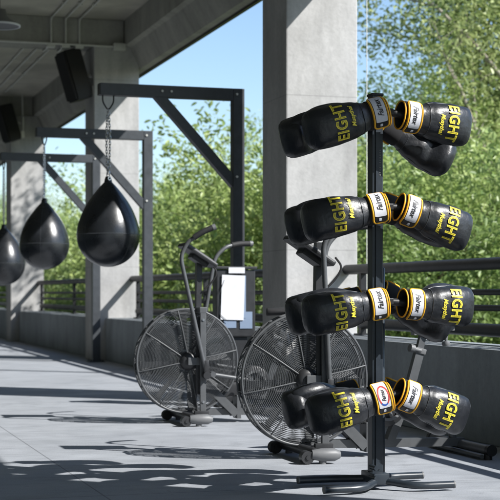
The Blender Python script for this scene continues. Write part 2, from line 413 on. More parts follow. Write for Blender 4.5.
protoS = [make_tree('leafy_shrub', 4.6, .8, 52000, .085, M['leaf_c'], M['bark2'], 5, .05, low=0, stems=3),
          make_tree('leafy_shrub', 4.2, .8, 48000, .085, M['leaf_a'], M['bark2'], 8, .05, low=0, stems=3)]
used = set()
def put(protos, i, x, y, s, rz, label, cat, group, z=-3.2, top=None, wx=1):
    p = protos[i % len(protos)]
    if top: s = (top - z)/p['top']
    o = p if id(p) not in used else copy_tree(p)
    used.add(id(p))
    o.location = (x, y, z); o.scale = (s*wx, s*wx, s); o.rotation_euler = (0, 0, rz)
    tag(o, label, cat, group); return o
# tall trees: (i, angle outward from the Y axis, distance, scale)
def pol(a, d): return d*math.sin(R(a)), d*math.cos(R(a))
rt = random.Random(3)
tl = ['tall broadleaf tree with pale branches right of the sunlit column above the gloves', 'bright green tree at the right edge behind the railing and gloves',
      'tall tree filling the upper right corner of the view', 'loose sunlit tree just right of the sunlit column', 'broadleaf tree farther back behind the right hand trees',
      'olive green tree between the dark gantry post and the sunlit column', 'yellow green tree behind the near gantry and first air bike', 'small rounded tree between the nearest bag and the dark gantry post',
      'low tree seen behind the grey gantry post', 'distant tree between the two nearest bags', 'distant tree behind the middle teardrop bag', 'far tree at the left edge past the farthest column',
      'tree behind the left part of the railing', 'distant tree beyond the nearest bag', 'far tree behind the air bike handlebars', 'farthest tree behind the gloves']
ts = [(0, 24.2, 26, 7.2), (1, 26.9, 24, 7.6), (0, 30.5, 31, 9), (1, 22.6, 34, 4.4), (0, 26.8, 40, 6.0),
      (0, 18.4, 42, 4.4), (0, 16.2, 47, 3.6), (1, 14.4, 52, 3.4), (0, 12.9, 58, 3.9), (1, 11.2, 64, 4.6), (0, 9.4, 72, 4.6), (1, 7.6, 84, 6.0),
      (0, 8.4, 70, 3.6), (1, 13.6, 70, 4.2), (0, 17.6, 62, 4.6), (1, 25.0, 55, 6.5)]
for k, (i, a, d, tp) in enumerate(ts):
    x, y = pol(a, d); put(protoN if k in (0, 1, 3, 4, 15) else protoT, i, x, y, 1, rt.uniform(0, 6.3), tl[k], 'tree', 'trees beyond the railing', top=tp+EYE)
spl = [(28.0, 19, 'at the right edge, closest to the terrace'), (25.6, 21, 'behind the right hand gloves, close to the railing'), (23.4, 22.5, 'just right of the stand pole, close to the railing'),
       (29.5, 23, 'past the right edge behind the railing'), (26.6, 26, 'behind the third row of right hand gloves, farther back'), (21.4, 25, 'hidden mostly by the sunlit column, close to it'),
       (24.2, 29, 'right of the stand pole, farther back'), (19.4, 28, 'behind the sunlit column'), (17.6, 31, 'between the dark gantry post and the sunlit column'),
       (15.8, 35, 'behind the dark gantry post'), (14.2, 39, 'behind the handlebars of the first air bike'), (12.6, 43, 'right of the second grey gantry post'),
       (11.1, 48, 'behind the nearest teardrop bag'), (9.7, 54, 'between the nearest and middle bags'), (8.3, 62, 'behind the middle teardrop bag'),
       (16.7, 40, 'behind the document box, farther back'), (13.4, 48, 'left of the first air bike, farther back'), (10.4, 60, 'right of the middle teardrop bag, far back'),
       (7.2, 70, 'past the farthest column at left'), (20.4, 36, 'left of the sunlit column, far back'), (22.4, 31, 'against the right side of the sunlit column'), (18.4, 37, 'right of the dark gantry post, far back')]
for k, (a, d, w_) in enumerate(spl):
    x, y = pol(a, d)
    put(protoS, k, x, y, 1, rt.uniform(0, 6.3), 'bushy green shrub ' + w_, 'shrub', 'shrubs beyond the railing', top=EYE+[1.5, 2.2, 1.1, 1.8][k % 4]+(.02*d))
# far-off wood that closes the horizon
rng = np.random.default_rng(2); n = 60000
ang = rng.uniform(R(-30), R(60), n); dist = rng.uniform(85, 110, n)
hh = 4.5 + 1.5*np.sin(ang*37) + 1.1*np.sin(ang*91+1) + .6*np.sin(ang*233)
z = -3.2 + rng.uniform(0, 1, n)**.8*hh
c = np.stack([dist*np.sin(ang), dist*np.cos(ang), z], 1)
nr = rng.normal(0, 1, (n, 3)); nr[:, 2] += .5; nr /= np.linalg.norm(nr, axis=1)[:, None]
a = np.cross(nr, rng.normal(0, 1, (n, 3))); a /= np.linalg.norm(a, axis=1)[:, None]; b = np.cross(nr, a); sz = rng.uniform(.5, 1.0, n)[:, None]*.55
v = np.stack([c-a*sz, c+b*sz*.7, c+a*sz, c-b*sz*.7], 1).reshape(-1, 3)
o = np_mesh('far_wood', v, np.arange(n*4).reshape(-1, 4), M['leaf_b'], None, rng.uniform(0, .6, n)); tag(o, 'far-off wood closing the horizon', 'wood', kind='stuff')

# ================================================================== CEILING FITTINGS
for i, (x, g) in enumerate(((3.09, 'leftmost'), (3.28, 'middle'), (3.46, 'rightmost'))):
    r = empty('conduit', (x, D2, CEIL)); tag(r, g + ' of three thin grey cable conduits crossing the ceiling above the nearest bag', 'conduit', 'cable conduits on the ceiling')
    zt = -.025; zb = TOPT-CEIL-.02
    simple('pipe', lambda bm: tube(bm, fillet([(0, -6.9, zt), (0, .0, zt), (.0, .002, zb), (0, .62, zb), (0, .62, zt), (0, 7.1, zt)], .04, 4), .014, 8), M['conduit'], r, True)
    simple('junction_box', lambda bm: box(bm, (0, .05, zb-.01), (.11, .12, .06), bev=.006), M['conduit'], r)
    for yy in (-5.5, -4, -2.5, -1, 1.9, 3.4, 4.9, 6.4): simple('clip', lambda bm: box(bm, (0, yy, zt), (.06, .03, .035)), M['conduit'], r)
bm = NB(); tube(bm, fillet([(-3.2, D2-.01, TOPT-.016), (4.0, D2-.01, TOPT-.016)], .03), .014, 8)
box(bm, (3.98, D2-.02, TOPT-.02), (.16, .09, .09), bev=.008)
tag(build('cross_conduit', bm, M['conduit'], None, True), 'thin grey conduit running along the bottom of the middle cross beam', 'conduit')

bm = NB(); tube(bm, [(4.41, 11.0, 3.95), (4.41, 11.0, -3.1)], .0035, 6); box(bm, (4.38, 11.0, 3.93), (.10, .04, .03))
tag(build('hanging_cable', bm, M['conduit']), 'thin pale cable hanging straight down beside the sunlit column', 'cable')
# round pendant lamp at upper left
r = empty('pendant_lamp', (1.84, 14.1, 3.46)); tag(r, 'round grey dish lamp hanging from the ceiling at the upper left', 'lamp')
simple('lamp_shade', lambda bm: lathe(bm, [(.06, .16), (.075, .10), (.10, .075), (.185, .02), (.195, 0), (.185, .0), (.10, .03), (.0, .035)], n=36), M['foot'], r, True)
simple('rim', lambda bm: lathe(bm, [(.188, -.004), (.203, -.004), (.203, .012), (.188, .012), (.188, -.004)], n=36), M['lampwhite'], r, True)
simple('suspension_rod', lambda bm: tube(bm, [(0, 0, .15), (0, 0, CEIL-3.46)], .008, 8), M['black'], r)
simple('canopy', lambda bm: lathe(bm, [(0, CEIL-3.46-.05), (.06, CEIL-3.46-.05), (.06, CEIL-3.46-.002)], n=16), M['black'], r)

def speaker(loc, label, sc=1):
    r = empty('wall_speaker', loc); tag(r, label, 'speaker', 'black loudspeakers on the columns')
    r.scale = (sc,)*3
    rot = Matrix.Rotation(R(-16), 3, 'Y') @ Matrix.Rotation(R(20), 3, 'Z')
    def cab(bm):
        vs = [(-.13, -.13), (.11, -.17), (.11, .17), (-.13, .13)]
        lo = [bm.verts.new(rot @ Vector((x, y, -.33))) for x, y in vs]; hi = [bm.verts.new(rot @ Vector((x, y, .33))) for x, y in vs]
        bm.faces.new(lo); bm.faces.new(hi)
        for i in range(4): bm.faces.new((lo[i], lo[(i+1) % 4], hi[(i+1) % 4], hi[i]))
        bmesh.ops.bevel(bm, geom=bm.edges[:], offset=.02, segments=2, affect='EDGES')
    simple('cabinet', cab, M['speaker'], r)
    simple('grille', lambda bm: box(bm, rot @ Vector((-.137, 0, 0)), (.012, .235, .60), rot, bev=.004), M['rubber'], r)
    simple('bracket', lambda bm: (tube(bm, [rot @ Vector((.10, 0, .02)), (.235, 0, .0)], .022, 8), box(bm, (.262, 0, 0), (.03, .14, .24)), tube(bm, [(.25, -.08, .14), (.24, -.09, .62)], .012, 6), box(bm, (.25, -.09, -.2), (.06, .05, .12))), M['conduit'], r, False)
speaker((3.42, D2+.17, 3.72), 'black loudspeaker tilted on the middle column above the nearest bag')
speaker((3.56, D3-.30, 3.92), 'black loudspeaker on the farthest column at the left edge')

# ================================================================== GANTRIES AND TEARDROP BAGS
GX0, GX1 = 2.40, 3.66; GT = 2.64; T = .10
def gantry():
    r = empty('bag_gantry', (3.61, 0, 0))
    def post(bm): box(bm, (0, 0, GT/2), (T, T, GT), bev=.004)
    simple('post', post, M['steel'], r)
    simple('beam', lambda bm: box(bm, ((GX0-3.61-.05)/2-.001, 0, GT-T/2), (3.61-.05-GX0-.002, T-.004, T), bev=.004), M['steel'], r)
    def br(bm):
        a = math.atan2(.62, .60); L = .92
        w0 = Vector((-.03, 0, GT-T-.72)); w1 = Vector((-.74, 0, GT-T+.055))
        tube(bm, [w0, w1], 0, sq=(T*.86, T*.80))
    simple('brace', br, M['steel'], r)
    simple('base_plate', lambda bm: (box(bm, (0, 0, .006), (.20, .20, .012)), [cyl(bm, (x, y, .01), (x, y, .03), .009, 6) for x in (-.075, .075) for y in (-.075, .075)]), M['steel'], r)
    for x, zz in ((-.02, GT-T/2), (-.02, GT-T-.66), (-.60, GT-T/2), (-.68, GT-T/2)):
        simple('bolt', lambda bm: cyl(bm, (x, -T/2, zz), (x, -T/2-.012, zz), .011, 6), M['conduit'], r)
    simple('end_cap', lambda bm: box(bm, (GX0-3.61-.004, 0, GT-T/2), (.008, T-.01, T-.006)), M['black'], r)
    return r
g0 = gantry()
GY = [12.0, 15.4, 18.28]
gl = ['dark steel bag gantry in shade with the nearest teardrop bag hanging from it', 'grey steel bag gantry holding the middle teardrop bag', 'farthest grey steel bag gantry standing against the middle column']
bags = ['nearest and largest looking black teardrop bag hanging on a chain', 'middle black teardrop bag hanging between the other two', 'black teardrop bag cut by the left edge hanging farthest away']
for i, y in enumerate(GY):
    g = g0 if i == 0 else copy_tree(g0)
    g.location = (3.61, y, 0); tag(g, gl[i], 'gantry', 'steel gantries for the teardrop bags')
def link(bm, c, ax, L=.038, W=.024, r=.0032, n=12):
    ax = ax % 2
    pts = []
    for k in range(n):
        a = 2*PI*k/n; s = math.sin(a)*W/2*.75; zz = math.cos(a)*L/2
        pts.append(Vector((s, 0, zz)) if ax else Vector((0, s, zz)))
    tube(bm, [p+Vector(c) for p in pts], r, 5, closed=True)
def bag():
    r = empty('teardrop_bag', (2.53, 0, 0))
    Rb = .266; zc = 1.365
    prof = [(0, zc-Rb*1.0)]
    for k in range(1, 13):
        a = -PI/2 + k/12*(PI/2+.10); prof.append((Rb*math.cos(a), zc+Rb*math.sin(a)))
    for rr, zz in ((.255, 1.45), (.236, 1.51), (.207, 1.58), (.170, 1.645), (.130, 1.70), (.094, 1.745), (.064, 1.78), (.044, 1.80), (.034, 1.812), (0, 1.815)): prof.append((rr, zz))
    # finer profile by midpoint smoothing
    for _ in range(2):
        q = [prof[0]]
        for a, b in zip(prof, prof[1:]): q += [((a[0]*3+b[0])/4, (a[1]*3+b[1])/4), ((a[0]+b[0]*3)/4, (a[1]+b[1]*3)/4)]
        q.append(prof[-1]); prof = q
    prof[0] = (0, prof[0][1])
    simple('shell', lambda bm: lathe(bm, prof, n=56), M['vinyl'], r, True)
    def seams(bm):
        tube(bm, [(.2662*math.cos(a), .2662*math.sin(a), 1.372) for a in np.linspace(0, 2*PI, 72, endpoint=False)], .0028, 5, closed=True)
        for a0 in (0.35, 0.35+PI/2, .35+PI, .35+1.5*PI):
            tube(bm, [((p[0]+.0003)*math.cos(a0), (p[0]+.0003)*math.sin(a0), p[1]) for p in prof[6:-4:3]], .0018, 5)
    simple('seam', seams, M['seam'], r, True)
    def tab(bm):
        tube(bm, [(0, 0, 1.80), (0, 0, 1.835), (0, 0, 1.86)], [.036, .030, .022], 16)
    simple('hanging_tab', tab, M['vinyl'], r, True)
    simple('eyelet', lambda bm: lathe(bm, [(.010, -.034), (.016, -.034), (.016, -.031), (.010, -.031)], (0, 0, 1.842), 16, 'Y'), M['chrome'], r, True)
    def ch(bm):
        z0 = 1.865; z1 = GT-T-.13
        n = 22
        for s in (-1, 1):
            for k in range(n):
                t = k/(n-1); link(bm, (s*(.007+.010*math.sin(t*PI)), .004*s, z0+.03+(z1-z0-.03)*t), k+(s > 0))
        link(bm, (0, 0, z0+.012), 1, .06, .034, .005)
    simple('chain', ch, M['chrome'], r, True)
    def sh(bm):
        zt = GT-T; tube(bm, fillet([(-.05, 0, zt), (-.05, 0, zt-.055), (0, 0, zt-.13), (.05, 0, zt-.055), (.05, 0, zt)], .04), .007, 8)
    simple('shackle', sh, M['bikedark'], r, True)
    return r
b0 = bag()
for i, y in enumerate(GY):
    b = b0 if i == 0 else copy_tree(b0)
    b.location = ([2.475, 2.485, 2.44][i], y, [0, .03, -.12][i]); b.rotation_euler.z = [0.2, .9, 1.7][i]; tag(b, bags[i], 'punching bag', 'teardrop bags on the gantries')
    if i == 2:
        for c in [c for c in COL.objects if c.parent == b]:
            if c.name.startswith('chain'): c.scale.z = 1.22; c.location.z = -.41
            if c.name.startswith('shackle'): c.location.z = .12

# black steel frame at the far left
r = empty('training_frame', (3.02, 24.2, 0)); tag(r, 'black steel training frame at the left edge beyond the bags', 'frame')
for x in (0, -1.3):
    for y in (0, 1.2): simple('upright', lambda bm: box(bm, (x, y, 1.2), (.09, .09, 2.4)), M['bikedark'], r)
simple('top_bar', lambda bm: (box(bm, (-.65, 0, 2.44), (1.39, .08, .08)), box(bm, (-.65, 1.2, 2.44), (1.39, .08, .08)), box(bm, (0, .6, 2.44), (.08, 1.1, .08)), box(bm, (-1.3, .6, 2.44), (.08, 1.1, .08))), M['bikedark'], r)

# document stand in front of the parapet
r = empty('document_stand', (3.22, 10.80, 0)); tag(r, 'black box stand holding white papers between first air bike and sunlit column', 'stand')
simple('case', lambda bm: (box(bm, (0, 0, .80), (.315, .12, .52), bev=.01), box(bm, (0, -.004, 1.075), (.335, .14, .02), bev=.004)), M['bikedark'], r)
simple('pedestal', lambda bm: (box(bm, (0, .01, .28), (.20, .09, .53), bev=.01), box(bm, (0, 0, .012), (.30, .22, .022), bev=.004)), M['bikedark'], r)
simple('paper', lambda bm: box(bm, (-.030, -.072, .845), (.185, .006, .345), Matrix.Rotation(R(2), 3, 'Y')), M['paper'], r)
simple('paper', lambda bm: box(bm, (.052, -.066, .85), (.05, .006, .33)), M['bluepaper'], r)
simple('plastic_pocket', lambda bm: box(bm, (-.05, -.064, .66), (.10, .004, .10)), M['bluepaper'], r)
simple('plastic_pocket', lambda bm: box(bm, (.08, -.064, .67), (.10, .004, .13)), M['bluepaper'], r)
simple('name_tag', lambda bm: box(bm, (0, -.078, 1.055), (.13, .004, .045)), M['paper'], r)
simple('cord', lambda bm: tube(bm, [(-.10, -.075, .98), (-.145, -.08, .86), (-.14, -.08, .72), (-.07, -.08, .66)], .002, 5), M['seam'], r)

# ================================================================== AIR BIKES   (local: x to the rear, y away, z up)
def air_bike(loc, label, near_deg, far_deg, roty=0, cdx=0, cdz=0):
    r = empty('air_bike', loc, (0, 0, roty)); tag(r, label, 'exercise bike', 'fan bikes facing the terrace')
    CX, CZ, FR = .025, .422, .349
    # fan cage
    c = empty('fan_cage_pivot') if False else None
    def cage(bm):
        for s in (-1, 1):
            for k in range(31):
                rr = .065 + (FR-.066)*k/30
                y = s*(.070 - .030*max(0, (rr-.20)/(FR-.20))**2)
                n = 72
                tube(bm, [(CX+rr*math.cos(2*PI*i/n), y, CZ+rr*math.sin(2*PI*i/n)) for i in range(n)], .0019, 4, closed=True)
            for k in range(8):
                a = 2*PI*k/8+.2
                pts = []
                for rr in (.06, .14, .20, .26, .31, FR):
                    y = s*(.0735 - .030*max(0, (rr-.20)/(FR-.20))**2); pts.append((CX+rr*math.cos(a), y, CZ+rr*math.sin(a)))
                tube(bm, pts, .0042, 6)
        n = 96
    cg = simple('fan_cage', cage, M['wire'], r, True)
    def rim(bm):
        n = 96
        for s in (-1, 1): tube(bm, [(CX+FR*math.cos(2*PI*i/n), s*.040, CZ+FR*math.sin(2*PI*i/n)) for i in range(n)], .0075, 8, closed=True)
        for k in range(36):
            a = 2*PI*k/36; tube(bm, [(CX+(FR+.002)*math.cos(a), -.040, CZ+(FR+.002)*math.sin(a)), (CX+(FR+.002)*math.cos(a), .040, CZ+(FR+.002)*math.sin(a))], .003, 5)
    simple('cage_rim', rim, M['bikegrey'], r, True)
    def blades(bm):
        for k in range(8):
            a = 2*PI*k/8+.1; rot = Matrix.Rotation(-a, 3, 'Y')
            # a scooped blade: flat plate with turned edges
            P = [(.075, -.010), (.165, -.016), (.315, -.028), (.322, .022), (.17, .012), (.075, .008)]
            for lo, hi in ((-.012, -.009),):
                A = [bm.verts.new(rot @ Vector((x, lo+(.05*zz/.05)*.55, zz)) + Vector((CX, 0, CZ))) for x, zz in P]
                B = [bm.verts.new(rot @ Vector((x, hi+(.05*zz/.05)*.55, zz)) + Vector((CX, 0, CZ))) for x, zz in P]
                bm.faces.new(A); bm.faces.new(B)
                for i in range(6): bm.faces.new((A[i], A[(i+1) % 6], B[(i+1) % 6], B[i]))
            box(bm, (CX+.325*math.cos(a), 0, CZ+.325*math.sin(a)), (.006, .075, .07), rot)
    simple('fan_blade', blades, M['blade'], r)
    simple('hub', lambda bm: lathe(bm, [(0, -.098), (.035, -.098), (.05, -.09), (.062, -.074), (.066, -.05), (.066, .05), (.062, .074), (.05, .09), (0, .098)], (CX, 0, CZ), 32, 'Y'), M['bikedark'], r, True)
    # fork and mast
    def fork(bm):
        for s in (-1, 1):
            box(bm, (.110, s*.118, .42), (.040, .022, .70), bev=.004)
            box(bm, (.07, s*.108, CZ), (.12, .016, .05), bev=.003)
        box(bm, (.110, 0, .765), (.05, .26, .04), bev=.005)
    simple('frame', fork, M['bikegrey'], r)
    def mast(bm):
        box(bm, (.095, .05, .62), (.035, .03, .30), bev=.003)
        tube(bm, [(.108, 0, .76), (.115, 0, 1.15)], 0, sq=(.036, .05))
        box(bm, (.085, -.092, .46), (.030, .014, .52))
    simple('mast', mast, M['bikedark'], r)
    # lower frame
    def lower(bm):
        tube(bm, [(.12, 0, .30), (.36, 0, .06)], 0, sq=(.05, .05))
        for s in (-1, 1):
            tube(bm, [(.15, s*.045, .27), (.37, s*.045, .055)], 0, sq=(.012, .055))
        tube(bm, [(.05, 0, .075), (.96, 0, .062)], 0, sq=(.05, .045))
        box(bm, (.385, 0, .105), (.030, .10, .16), bev=.003)
        tube(bm, [(.52, 0, .075), (.60, 0, .26), (.635, 0, .36)], 0, sq=(.045, .055))
        tube(bm, [(.90, 0, .08), (.885, 0, .17), (.86, 0, .19)], .022, 10)
    simple('lower_frame', lower, M['bikegrey'], r)
    simple('chain_guard', lambda bm: (lathe(bm, [(0, -.035), (.10, -.035), (.112, -.025), (.112, .03), (0, .03)], (.50, 0, .27), 36, 'Y'), box(bm, (.30, 0, .33), (.42, .05, .055), Matrix.Rotation(R(12), 3, 'Y'), bev=.01), box(bm, (.33, .01, .22), (.25, .05, .10), Matrix.Rotation(R(-6), 3, 'Y'), bev=.02)), M['bikedark'], r, True)
    def crank(bm):
        cyl(bm, (.50, -.11, .27), (.50, .11, .27), .014, 12)
        lathe(bm, [(.065, -.052), (.080, -.052), (.080, -.044), (.065, -.044), (.065, -.052)], (.50, 0, .27), 32, 'Y')
        for k in range(5):
            a = 2*PI*k/5; tube(bm, [(.50, -.048, .27), (.50+.07*math.cos(a), -.048, .27+.07*math.sin(a))], .007, 6)
        for s, dx, dz in ((-1, .14, -.06), (1, -.14, .06)):
            tube(bm, [(.50, s*.09, .27), (.50+dx, s*.09, .27+dz)], 0, sq=(.014, .028))
    ck = simple('crank', crank, M['foot'], r, True)
    for s, dx, dz in ((-1, .14, -.06), (1, -.14, .06)):
        simple('pedal', lambda bm: box(bm, (.50+dx, s*.15, .27+dz), (.10, .10, .025), bev=.008), M['black'], ck)
    # linkage bars from the levers to the crank
    for s, z0 in ((-1, .335), (1, .40)):
        simple('linkage_bar', lambda bm: (tube(bm, [(.17, s*.145, z0), (.44, s*.13, z0-.045)], .0135, 10), cyl(bm, (.17, s*.165, z0), (.17, s*.12, z0), .02, 12), cyl(bm, (.44, s*.15, z0-.045), (.44, s*.10, z0-.045), .02, 12)), M['bikegrey'], r, True)
    # levers
    for s, deg in ((-1, near_deg), (1, far_deg)):
        p = Vector((.125, s*.150, .33))
        q = lambda x, z, yy=0: p + Matrix.Rotation(R(deg), 3, 'Y') @ Vector((x, yy*s, z))
        lv = simple('lever', lambda bm: tube(bm, fillet([q(.01, -.02), q(.0, .10), q(-.01, .815), q(.06, .90, .01), q(.12, .925, .03)], .06), .0140, 12), M['bikegrey'], r, True)
        simple('grip', lambda bm: tube(bm, fillet([q(.10, .918, .025), q(.16, .942, .04), q(.235, .958, .05)], .04), .0195, 12), M['rubber'], lv, True)
        simple('grip_end', lambda bm: tube(bm, [q(.233, .9575, .05), q(.255, .962, .052)], .0205, 12), M['foot'], lv, True)
        simple('pivot', lambda bm: (cyl(bm, p+Vector((0, -.03, 0)), p+Vector((0, .03, 0)), .026, 16), box(bm, p+Vector((.0, 0, .05)), (.035, .03, .10), bev=.006)), M['bikedark'], lv, True)
    for s_ in (-1, 1):
        simple('bolt', lambda bm: [cyl(bm, (x, s_*.127, zz), (x, s_*.135, zz), .009, 6) for x, zz in ((.110, .15),)], M['chrome'], r)
        simple('bolt', lambda bm: cyl(bm, (.110, s_*.127, .70), (.110, s_*.135, .70), .009, 6), M['chrome'], r)
        simple('bolt', lambda bm: cyl(bm, (.025, s_*.096, CZ), (.025, s_*.112, CZ), .013, 8), M['chrome'], r)
    # console
    rot = Matrix.Rotation(R(33), 3, 'Y')
    cs = simple('console', lambda bm: (box(bm, Vector((.105+cdx, -.01, 1.135+cdz)), (.27, .20, .032), rot, bev=.012), box(bm, Vector((.11+cdx, -.01, 1.105+cdz)), (.13, .12, .05), rot, bev=.012)), M['bikedark'], r)
    simple('screen', lambda bm: box(bm, Vector((.105+cdx, -.01, 1.135+cdz))+rot @ Vector((0, 0, .018)), (.18, .15, .004), rot), M['foot'], cs)
    simple('cable', lambda bm: tube(bm, fillet([(.20, -.03, 1.07), (.23, -.06, 1.02), (.20, -.05, .96), (.14, -.04, .90)], .03), .006, 6), M['rubber'], r, True)
    # seat
    simple('seat_post', lambda bm: (tube(bm, [(.635, 0, .34), (.705, 0, .58)], 0, sq=(.048, .04)), tube(bm, [(.70, 0, .57), (.722, 0, .655)], 0, sq=(.036, .03))), M['bikegrey'], r)
    simple('post_clamp', lambda bm: (box(bm, (.70, 0, .565), (.062, .055, .03), Matrix.Rotation(R(16), 3, 'Y'), bev=.004), cyl(bm, (.70, -.02, .565), (.64, -.03, .58), .012, 10), cyl(bm, (.655, -.028, .577), (.63, -.032, .583), .022, 12)), M['foot'], r, True)
    def sb(bm):
        tube(bm, [(.66, 0, .665), (.90, 0, .69)], 0, sq=(.05, .03)); box(bm, (.80, 0, .655), (.12, .05, .04)); cyl(bm, (.86, 0, .61), (.86, 0, .665), .009, 8); lathe(bm, [(0, .59), (.020, .59), (.024, .60), (.020, .615), (0, .615)], (.86, 0, 0), 14)
    simple('seat_bracket', sb, M['foot'], r, True)
    def seat(bm):
        pr = [(.60, .02), (.62, .035), (.68, .05), (.76, .085), (.84, .125), (.90, .14), (.945, .12), (.96, .07)]
        rings = []
        for x, hw in pr:
            ring = []
            for k in range(14):
                a = 2*PI*k/14; y = math.cos(a)*hw; zz = .745+math.sin(a)*.032*(1 if math.sin(a) > 0 else .7)+.015*(x-.6)/.36
                ring.append(bm.verts.new((x, y, zz)))
            rings.append(ring)
        for A, B in zip(rings, rings[1:]):
            for k in range(14): bm.faces.new((A[k], A[(k+1) % 14], B[(k+1) % 14], B[k]))
        bm.faces.new(rings[0]); bm.faces.new(rings[-1])
    simple('seat', seat, M['rubber'], r, True)
    # stabilisers
    fs = simple('stabilizer', lambda bm: (tube(bm, [(.0, -.27, .055), (.0, .27, .055)], .028, 14), box(bm, (.06, 0, .06), (.12, .08, .03)), box(bm, (.10, -.12, .065), (.10, .03, .05), bev=.004)), M['bikedark'], r, True)
    for s in (-1, 1):
        simple('foot_cap', lambda bm: (tube(bm, [(-.02, s*.27, .05), (.03, s*.275, .047), (.10, s*.28, .047), (.13, s*.28, .046)], [.024, .034, .034, .020], 14), cyl(bm, (.04, s*.27, 0), (.04, s*.27, .035), .02, 12)), M['foot'], fs, True)
        simple('transport_wheel', lambda bm: (cyl(bm, (-.045, s*.235, .036), (-.045, s*.285, .036), .034, 18), cyl(bm, (-.045, s*.225, .036), (-.045, s*.292, .036), .012, 10)), M['rubber'] if s > 0 else M['bikedark'], fs, True)
    rs = simple('stabilizer', lambda bm: (tube(bm, [(.945, -.36, .050), (.945, .36, .050)], .027, 14), tube(bm, [(.90, -.36, .018), (.90, .30, .018)], .012, 8)), M['bikegrey'], r, True)
    for s in (-1, 1):
        simple('foot_cap', lambda bm: (tube(bm, [(.945, s*.355, .050), (.945, s*.385, .050)], .031, 14), cyl(bm, (.94, s*.35, 0), (.94, s*.35, .03), .022, 12)), M['black'], rs, True)
    return r
air_bike((2.47, 9.50, 0), 'grey air bike with large wire fan wheel standing in front of the dark gantry post', -12, 11)
air_bike((2.53, 7.29, 0), 'grey air bike with large wire fan wheel standing right behind the glove stand', -2, 7, 0, -.045, -.03)

# ================================================================== GLOVE STAND
SXc, SYc = 2.478, 6.080
r = empty('glove_stand', (SXc, SYc, 0)); tag(r, 'tall dark steel stand with pegs holding the boxing gloves', 'stand')
def pole(bm):
    box(bm, (0, 0, .92), (.052, .060, 1.70), bev=.004)
    box(bm, (.0, -.033, .92), (.022, .008, 1.66))
simple('pole', pole, M['stand'], r)
simple('pole_sleeve', lambda bm: tube(bm, [(.030, .01, .05), (.030, .01, .99), (.030, .01, 1.0)], [.02, .02, .012], 12), M['stand'], r, True)
simple('pole_cap', lambda bm: box(bm, (0, 0, 1.772), (.058, .066, .012), bev=.004), M['black'], r)
for sx in (-1, 1):
    def u(bm):
        for sy in (-1, 1):
            tube(bm, fillet([(sx*.305, sy*.172, .026), (sx*.12, sy*.172, .026), (sx*.012, sy*.045, .040)], .07), .0165, 14)
    ft = simple('foot', u, M['stand'], r, True)
    for sy in (-1, 1): simple('end_cap', lambda bm: tube(bm, [(sx*.304, sy*.172, .026), (sx*.311, sy*.172, .026)], .0172, 14), M['foot'], ft, True)
simple('base_bracket', lambda bm: (box(bm, (0, 0, .05), (.075, .16, .05), bev=.006), cyl(bm, (-.03, -.09, .10), (-.03, -.02, .10), .011, 10), cyl(bm, (-.03, -.09, .055), (-.03, -.02, .055), .011, 10)), M['stand'], r, True)

# vertical maker's strip on the pole: only a faint line of tiny marks is legible in the photograph
def marks(bm):
    rr = random.Random(1)
    for k in range(11): box(bm, (.008, -.0385, 1.41+k*.011), (.008*rr.uniform(.6, 1), .001, .006*rr.uniform(.6, 1.1)))
simple('maker_marks', marks, M['foot'], r)

rows = [1.672, 1.254, .838, .420]

# ------------------------------------------------------------------ glove mesh
# local axes: +x from cuff to fist, -y back of the hand, +y palm, +z width
SEC = [  # x, cy, half width z, half thickness y (back), (palm)
    (.000, 0, .062, .046, .046), (.040, 0, .061, .045, .045), (.085, 0, .062, .046, .046), (.105, 0, .063, .048, .048),
    (.130, .000, .070, .055, .052), (.165, .002, .080, .064, .060), (.205, .004, .085, .071, .068), (.250, .006, .090, .075, .076),
    (.290, .009, .091, .075, .082), (.325, .013, .090, .071, .083), (.348, .018, .086, .062, .076), (.364, .023, .076, .048, .060), (.373, .027, .064, .032, .040), (.376, .030, .030, .015, .018)]
EXP = 2.5
def sec_at(x):
    if x <= SEC[0][0]: return SEC[0][1:]
    for a, b in zip(SEC, SEC[1:]):
        if x <= b[0]:
            t = (x-a[0])/(b[0]-a[0]); t = t*t*(3-2*t)*.35+t*.65
            return tuple(a[i]+(b[i]-a[i])*t for i in range(1, 5))
    return SEC[-1][1:]
def sec_pt(x, phi, off=0):
    cy, hw, tb, tp = sec_at(x); c, s = math.cos(phi), math.sin(phi)     # phi 0 = back of hand (-y), +pi/2 = +z
    e = 2/(2.1+ .5*min(1, max(0, (x-.1)/.1)))
    yy = (abs(c)**e)*(tb if c > 0 else tp); zz = math.copysign(abs(s)**e, s)*hw
    p = Vector((x, cy-math.copysign(yy, c), zz))
    if off:
        q = Vector((0, -math.copysign(abs(c)**(2-e), c)/ (tb if c > 0 else tp), math.copysign(abs(s)**(2-e), s)/hw)); q.normalize(); p += q*off
    return p
def arc_phi(x, v):
    """angle phi at signed arc length v from the middle of the back"""
    n = 60; prev = sec_pt(x, 0); acc = 0; sg = 1 if v >= 0 else -1; v = abs(v)
    for k in range(1, n+1):
        ph = k/n*PI*.75; p = sec_pt(x, sg*ph); d = (p-prev).length
        if acc+d >= v: return sg*(ph-(1-(v-acc)/max(d, 1e-9))*PI*.75/n)
        acc += d; prev = p
    return sg*PI*.75
def mp(x, v, off): return sec_pt(x, arc_phi(x, v), off)
